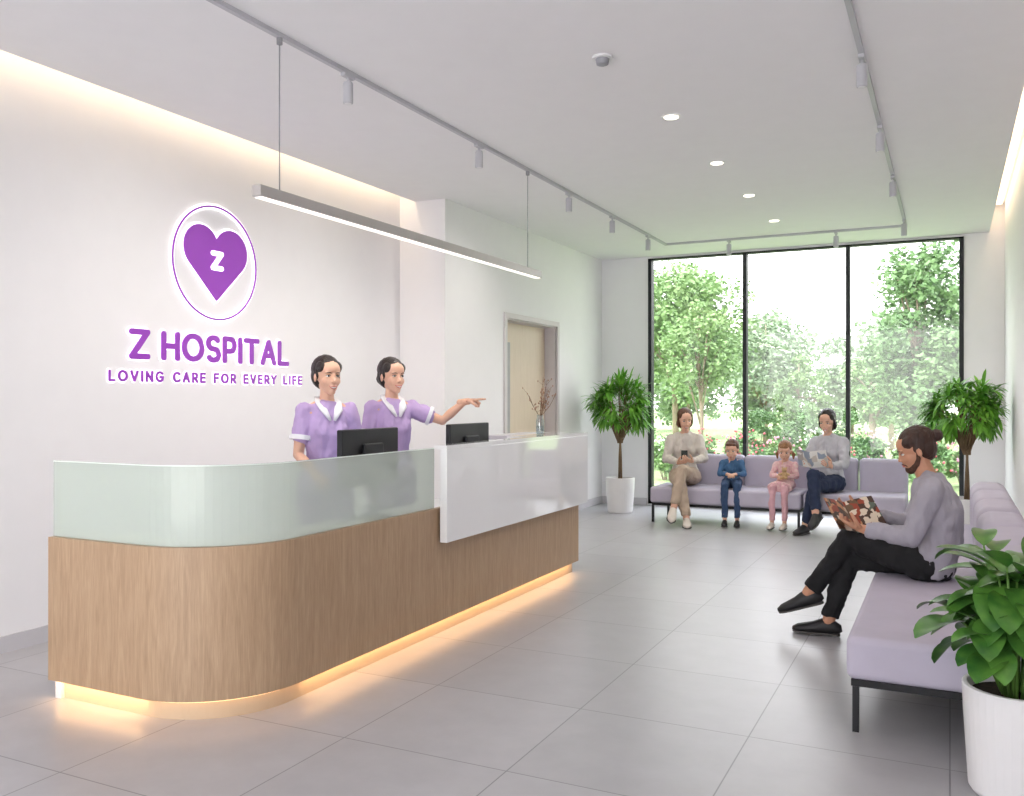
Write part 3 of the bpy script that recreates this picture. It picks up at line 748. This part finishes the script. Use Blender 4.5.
    tb=remesh(tb,.008,4,.011,(18,18,12)); tb.build('trousers',botm,root,smooth=True)
    if skirt:
        sb=MB(); mk=(P['knL']+P['knR'])/2; mh=(P['hpL']+P['hpR'])/2; e=mh.lerp(mk,.92)
        sb.ell(P['pel'],(.17*rf,.14*rf,.12*rf)); sb.tube([mh-V((0,.05,0)),mh.lerp(mk,.5),e],[(.17*rf,.115*rf),(.2*rf,.11*rf),(.22*rf,.1*rf)],20,lat=(1,0,0)); sb.tube([P['waist']+V((0,0,.03)),P['pel']],[.12*rf,.17*rf])
        remesh(sb,.007,4,.006,(30,30,20)).build('skirt',skirt,root,smooth=True)
    for sd in('L','R'):
        an,kn=P['an'+sd],P['kn'+sd]; f=P.get('ft'+sd,V((0,1,-.0)))
        upv=(kn-an); 
        if an.z<.1: upv=V((0,0,1))
        mb,so=shoe_mb(an,f,upv,rf**.7)
        o=mb.build('shoe',shoem,root,smooth=True); so.build('sole',M['sole'],o,smooth=True)
    return root
def standing(**k):
    J=dict(pel=(0,0,.88),waist=(0,.0,1.0),chest=(0,.01,1.15),neck=(0,0,1.345),head=(0,.02,1.495),shL=(-.14,0,1.28),shR=(.14,0,1.28),
      elL=(-.18,.02,1.03),elR=(.18,.02,1.03),wrL=(-.15,.22,.93),wrR=(.15,.22,.93),hpL=(-.085,0,.85),hpR=(.085,0,.85),knL=(-.09,.01,.46),knR=(.09,.01,.46),anL=(-.09,-.02,.08),anR=(.09,-.02,.08))
    J.update(k); return J
def seated(**k):
    J=dict(pel=(0,0,.49),waist=(0,-.02,.61),chest=(0,0,.76),neck=(0,.02,.95),head=(0,.05,1.09),shL=(-.145,.0,.885),shR=(.145,.0,.885),
      elL=(-.205,.1,.66),elR=(.205,.1,.66),wrL=(-.06,.26,.62),wrR=(.06,.26,.62),hpL=(-.085,.03,.475),hpR=(.085,.03,.475),knL=(-.1,.44,.47),knR=(.1,.44,.47),anL=(-.1,.46,.08),anR=(.1,.46,.08))
    J.update(k); return J
# receptionists
person('smiling person in lavender uniform behind the desk, nearer the glass screen, arms down',(-3.70,4.74,0),R(-122),1.1,
  standing(hyaw=R(6),hpitch=R(2)),M['skin'],M['hair_dark'],'bun',M['scrub'],'short',M['scrub'],M['shoe_white'],group='receptionists in lavender uniforms',vox=.005,smile=True)
person('smiling person in lavender uniform behind the desk pointing with an outstretched arm',(-3.68,5.47,0),R(-120),1.11,
  standing(hyaw=R(6),hpitch=R(2),elL=(-.33,.10,1.20),wrL=(-.45,.19,1.325),hands={'L':dict(d=(-.82,.5,.14),n=(0.1,.1,-1),curl=(.05,1.2,1.3,1.35),thumb=.5)}),
  M['skin'],M['hair_dark'],'bun',M['scrub'],'short',M['scrub'],M['shoe_white'],group='receptionists in lavender uniforms',vox=.005,smile=True)
# reader
man=person('bearded person with hair bun, grey sweater and black trousers reading on the right sofa',(-.1,5.85,0),R(90),1.08,
  seated(pel=(0,0,.49),waist=(0,-.04,.62),chest=(0,-.03,.78),neck=(0,.02,.96),head=(0,.085,1.10),hpitch=R(22),hyaw=R(12),shL=(-.175,0,.9),shR=(.175,0,.9),
   elL=(-.23,.09,.65),elR=(.23,.12,.66),wrL=(-.16,.33,.665),wrR=(.08,.38,.72),
   hpL=(-.09,.03,.48),hpR=(.09,.03,.48),knL=(.02,.42,.585),anL=(.04,.655,.245),knR=(.07,.43,.46),anR=(.06,.545,.085),ftL=(0,.95,-.32),ftR=(0,1,0),
   hands={'L':dict(d=(.05,.95,.25),n=(.3,.1,1),curl=(.35,.4,.45,.5),thumb=.6),'R':dict(d=(-.25,.8,.3),n=(-.7,.2,.6),curl=(.4,.45,.5,.5),thumb=.6)}),
  M['skin2'],M['hair_man'],'topbun',M['grey_knit2'],'long',M['blackcloth'],M['shoe_black'],male=True,vox=.005)
def magazine(loc,rz,tilt,w,h,label,mat,open_=.35,cover=None,roll=0):
    g=empty('magazine',loc,rz); g.rotation_euler=(tilt,roll,rz); tag(g,label,'magazine')
    a=[];n=8
    for sd in(-1,1):
        a=[(sd*w*i/n,-open_*w*((i/n)**.7)) for i in range(n+1)]
        vs=[];fs=[]
        for x,y in a: vs+=[(x,y,0),(x,y,h),(x,y+.004,h),(x,y+.004,0)]
        for i in range(n):
            for k in range(4):
                p=i*4+k;q=i*4+(k+1)%4; fs.append((p,q,q+4,p+4))
        fs+=[(3,2,1,0),(n*4,n*4+1,n*4+2,n*4+3)]
        pg=MB(); pg.add(vs,fs); pg.build('page_block',mat,g,recalc=True)
        cv_=MB(); cv_.add([(x,y+.0045+(.0015 if j else 0),z) for x,y in a for (j,z) in ((0,-.002),(0,h+.002),(1,h+.002),(1,-.002))],fs)
        cv_.build('cover',cover or mat,g,recalc=True)
    return g
magazine((-.50,5.80,.68),R(46),R(-40),.18,.22,'open colour magazine held by the bearded man in the grey sweater',M['mag'])
# back row
person('person in cream sweater and beige trousers with crossed legs on the window sofa',(-2.93,10.78,0),R(197),1.13,
  seated(hyaw=R(12),hpitch=R(12),waist=(0,-.03,.61),elL=(-.2,.08,.67),elR=(.2,.08,.67),wrL=(-.06,.24,.66),wrR=(.07,.22,.64),
   knL=(.04,.43,.57),anL=(.13,.56,.2),knR=(.07,.43,.46),anR=(-.0,.52,.08),ftL=(.1,1,-.4),
   hands={'L':dict(d=(.5,.6,.1),n=(.3,-.2,1)),'R':dict(d=(-.5,.6,.1),n=(-.3,-.2,1))}),
  M['skin'],M['hair_brown'],'bob',M['cream'],'long',M['beige'],M['shoe_white'],vox=.007,smile=True)
ph=MB().box(-.038,.038,-.004,.004,0,.15); ph.xf(Matrix.Rotation(R(-50),4,'X'))
o=ph.build('smartphone',M['phone'],bevel=.004,seg=2); o.location=(-2.85,10.46,.77); o.rotation_euler=(0,0,R(15)); tag(o,'small dark smartphone held by the woman in cream sweater','phone')
person('person in pale grey cardigan and navy jeans with dark hair on the short window sofa',(-1.24,10.76,0),R(160),1.13,
  seated(hyaw=R(8),hpitch=R(14),knR=(-.05,.43,.57),anR=(-.14,.56,.22),knL=(-.07,.43,.46),anL=(.0,.50,.08),ftR=(-.1,1,-.4),
   wrL=(-.14,.25,.66),wrR=(.12,.26,.66),hands={'L':dict(d=(.1,.8,.3),n=(.8,0,.5)),'R':dict(d=(-.1,.8,.3),n=(-.8,0,.5))}),
  M['skin'],M['hair_dark'],'bob',M['grey_knit'],'long',M['navy'],M['shoe_black'],vox=.007,smile=True)
magazine((-1.38,10.37,.72),R(164),R(-24),.17,.2,'small pale open booklet read by the woman in navy jeans',M['mag2'])
def kid(**k):
    J=dict(pel=(0,0,.50),waist=(0,-.01,.57),chest=(0,.0,.655),neck=(0,.01,.765),head=(0,.03,.878),shL=(-.1,0,.732),shR=(.1,0,.732),
      elL=(-.145,.06,.6),elR=(.145,.06,.6),wrL=(-.045,.17,.6),wrR=(.045,.17,.6),hpL=(-.055,.02,.49),hpR=(.055,.02,.49),knL=(-.07,.3,.475),knR=(.07,.3,.475),anL=(-.07,.33,.075),anR=(.07,.33,.075))
    J.update(k); return J
person('small child with short brown hair, denim jacket and blue jeans on the window sofa',(-2.34,10.72,0),R(190),1.0,kid(hpitch=R(10),hyaw=R(-10)),
  M['skin'],M['hair_brown'],'short',M['denim'],'long',M['jean'],M['shoe_black'],vox=.006,rf=.7,hf=1.0,child=True)
person('small child in pink floral dress and pale pink leggings with pigtails on the window sofa',(-1.72,10.72,0),R(175),1.0,kid(hpitch=R(14),hyaw=R(6)),
  M['skin'],M['hair_light'],'pigtails',M['pinkc'],'long',M['pinkl'],M['shoe_white'],vox=.006,rf=.66,hf=.98,skirt=M['pinkc'],child=True)
tb_=empty('plush_toy',(-1.70,10.52,.575)); tag(tb_,'small tan plush toy held on the lap of the child in pink','toy')
pt=pm('plush',(206,172,130),.9,var=.1,bump=.5,bscale=300)
q=MB().ell((0,0,.04),(.035,.03,.045)).ell((0,-.01,.1),(.03,.028,.028)).ell((-.022,-.005,.125),.011).ell((.022,-.005,.125),.011).limb([(-.03,-.01,.06),(-.055,-.03,.05)],[.013,.012]).limb([(.03,-.01,.06),(.055,-.03,.05)],[.013,.012]).limb([(-.02,-.02,.01),(-.03,-.06,.012)],[.015,.015]).limb([(.02,-.02,.01),(.03,-.06,.012)],[.015,.015])
remesh(q,.004,2).build('toy_body',pt,tb_,smooth=True)
# ------------------------------------------------------------ garden
struct('lawn',MB().box(-60,50,12.2,110,-.25,-.1),M['grass'],'sunlit green garden lawn beyond the window',cat='lawn')
def cloud(mb,rn,c,rx,rz,n,size,clumps=26):
    cs=[]
    for k in range(clumps):
        a=rn.uniform(0,2*PI); u=rn.uniform(-1,1); r=rn.uniform(.35,.85); sq=math.sqrt(1-u*u)
        cs.append((c+V((rx*r*sq*math.cos(a),rx*r*sq*math.sin(a),rz*r*u)),rn.uniform(.22,.42)*rx))
    for i in range(n):
        cc,cr=cs[i%clumps]
        a=rn.uniform(0,2*PI); u=rn.uniform(-1,1); sq=math.sqrt(1-u*u); r=cr*rn.uniform(.4,1.05)
        p=cc+V((sq*math.cos(a)*r,sq*math.sin(a)*r,u*r*.85))
        e1=V((rn.gauss(0,1),rn.gauss(0,1),rn.gauss(0,.6))).normalized(); e2=e1.cross(V((rn.gauss(0,1),rn.gauss(0,1),rn.gauss(0,1)))).normalized()
        s_=size*rn.uniform(.6,1.2)
        mb.add([p-e1*s_,p-e2*s_*.55,p+e1*s_,p+e2*s_*.55],[(0,1,2,3)])
    return cs
def gtree(x,y,h,cr,mat,label,seed,n=3600,size=.1,slim=False,trunk=.09,low=.3,clumps=34):
    rn=random.Random(seed); t=empty('tree',(x,y,-.1)); tag(t,label,'tree','trees in the garden')
    lf=MB(); cz=h*(1+low)/2; rz=h*(1-low)/2
    cs=cloud(lf,rn,V((0,0,cz)),cr,rz,n,size,clumps)
    tk=MB().tube([(0,0,0),(rn.uniform(-.05,.05),0,h*.3),(rn.uniform(-.1,.1),.05,h*.6),(0,0,h*.9)],[trunk,trunk*.8,trunk*.5,.015],9)
    for c,_ in cs[:14]: 
        st_=V((0,0,rn.uniform(h*.25,h*.6))); tk.tube([st_,st_.lerp(c,.55)+V((0,0,.1)),c],[trunk*.35,trunk*.25,.01],6)
    tk.build('trunk',M['bark2'],t,smooth=True); lf.build('foliage',mat,t)
gtree(-6.2,22,5.4,1.8,M['leafA'],'tall pale green tree filling the left window pane',1,13000,.075,clumps=60,low=.25)
gtree(-4.9,19.3,3.9,.95,M['leafA'],'slender pale tree just left of the first mullion',2,4500,.06,trunk=.05,low=.4)
gtree(-.5,19.5,5.0,1.25,M['leafB'],'tall dense green tree at the right edge of the window',3,12000,.07,low=.1,clumps=64)
gtree(1.9,22.5,5.4,1.5,M['leafB'],'tall green tree beyond the right end of the window',4,5000,.1,low=.15)
gtree(-9.9,21,5.6,1.6,M['leafB'],'tall green tree beyond the left end of the window',5,5000,.1)
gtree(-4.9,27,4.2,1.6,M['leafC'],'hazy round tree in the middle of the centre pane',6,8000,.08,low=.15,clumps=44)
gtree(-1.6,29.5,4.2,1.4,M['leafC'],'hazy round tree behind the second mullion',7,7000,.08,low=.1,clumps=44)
gtree(-1.7,23.9,3.1,.8,M['leafA'],'low light green tree in the right pane',8,5000,.06,low=.1)
gtree(-3.6,24.6,2.8,.8,M['leafA'],'low mid green tree in the middle of the centre pane',9,5000,.06,low=.1)
names=['far left','left of centre','behind the tall pale tree','behind the centre pane','in the gap of the centre pane','behind the right pane','right of centre','far right','farthest right']
for i in range(9):
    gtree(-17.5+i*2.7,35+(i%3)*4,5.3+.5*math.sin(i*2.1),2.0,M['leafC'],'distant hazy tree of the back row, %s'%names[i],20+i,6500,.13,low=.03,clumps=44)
def shrub(x,y,r,h,mat,fl,label,seed):
    rn=random.Random(seed); t=empty('flowering_shrub' if fl else 'shrub',(x,y,-.1)); tag(t,label,'shrub','flower bed shrubs outside the window')
    lf=MB(); cloud(lf,rn,V((0,0,h*.5)),r,h*.5,2400,.045,22); lf.build('foliage',mat,t)
    st_=MB()
    for k in range(5):
        a=k*1.26; st_.tube([(math.cos(a)*.03,math.sin(a)*.03,0),(math.cos(a)*r*.5,math.sin(a)*r*.5,h*.6)],[.012,.006],6)
    st_.build('stems',M['bark2'],t)
    if fl:
        fb=MB()
        for k in range(70):
            a=rn.uniform(0,2*PI); rr2=r*rn.uniform(.2,1.0); z=h*rn.uniform(.35,1.05)
            fb.ell((math.cos(a)*rr2,math.sin(a)*rr2,z),rn.uniform(.014,.026),None,7,5)
        fb.build('blossoms',fl,t)
cols=['fl_white','fl_red','fl_pink','fl_red','fl_pink','fl_white','fl_red','fl_pink']
cn={'fl_white':'white','fl_red':'red','fl_pink':'pink'}
for i in range(12):
    x=-5.0+i*.52; c=cols[i%8]
    shrub(x,16.9+(i%3)*.85,.38,.8+.15*(i%2),M['leafB'] if i%2 else M['leafA'],M[c],'%s flowering shrub, number %d from the left in the bed outside the window'%(cn[c],i+1),100+i)
for i,(x,y) in enumerate(((-8.4,19.6),(-6.3,19.2),(-4.0,21.3),(-3.0,20.2),(-2.3,21.9),(1.1,20.0))):
    shrub(x,y,.65,1.5,M['leafB'],None,'green shrub behind the flower bed, %s from the left'%(['first','second','third','fourth','fifth','sixth'][i]),200+i)
# ------------------------------------------------------------ light and camera
w=bpy.data.worlds.new('World'); SC.world=w; w.use_nodes=True; nt=w.node_tree
bg=nt.nodes['Background']; tc=nt.nodes.new('ShaderNodeTexCoord'); sp=nt.nodes.new('ShaderNodeSeparateXYZ'); rp=nt.nodes.new('ShaderNodeValToRGB')
nt.links.new(tc.outputs['Generated'],sp.inputs[0]); nt.links.new(sp.outputs['Z'],rp.inputs['Fac']); nt.links.new(rp.outputs['Color'],bg.inputs['Color'])
rp.color_ramp.elements[0].color=(1,.985,.98,1); rp.color_ramp.elements[1].color=(.84,.9,1,1); rp.color_ramp.elements[1].position=.8
bg.inputs['Strength'].default_value=3.4
sl=bpy.data.lights.new('sun','SUN'); sl.energy=2.6; sl.angle=R(3); sl.color=(1,.97,.93)
so=bpy.data.objects.new('sun',sl); COL.objects.link(so); so.rotation_euler=V((.45,.55,-.8)).to_track_quat('-Z','Y').to_euler()
SC.view_settings.view_transform='Standard'; SC.view_settings.exposure=0.6
cam=bpy.data.cameras.new('Camera'); co=bpy.data.objects.new('Camera',cam); COL.objects.link(co)
cam.sensor_width=36; cam.lens=890/1024*36; cam.clip_end=300
co.location=(0,0,1.5); co.rotation_euler=(PI/2,0,R(26.2)); SC.camera=co
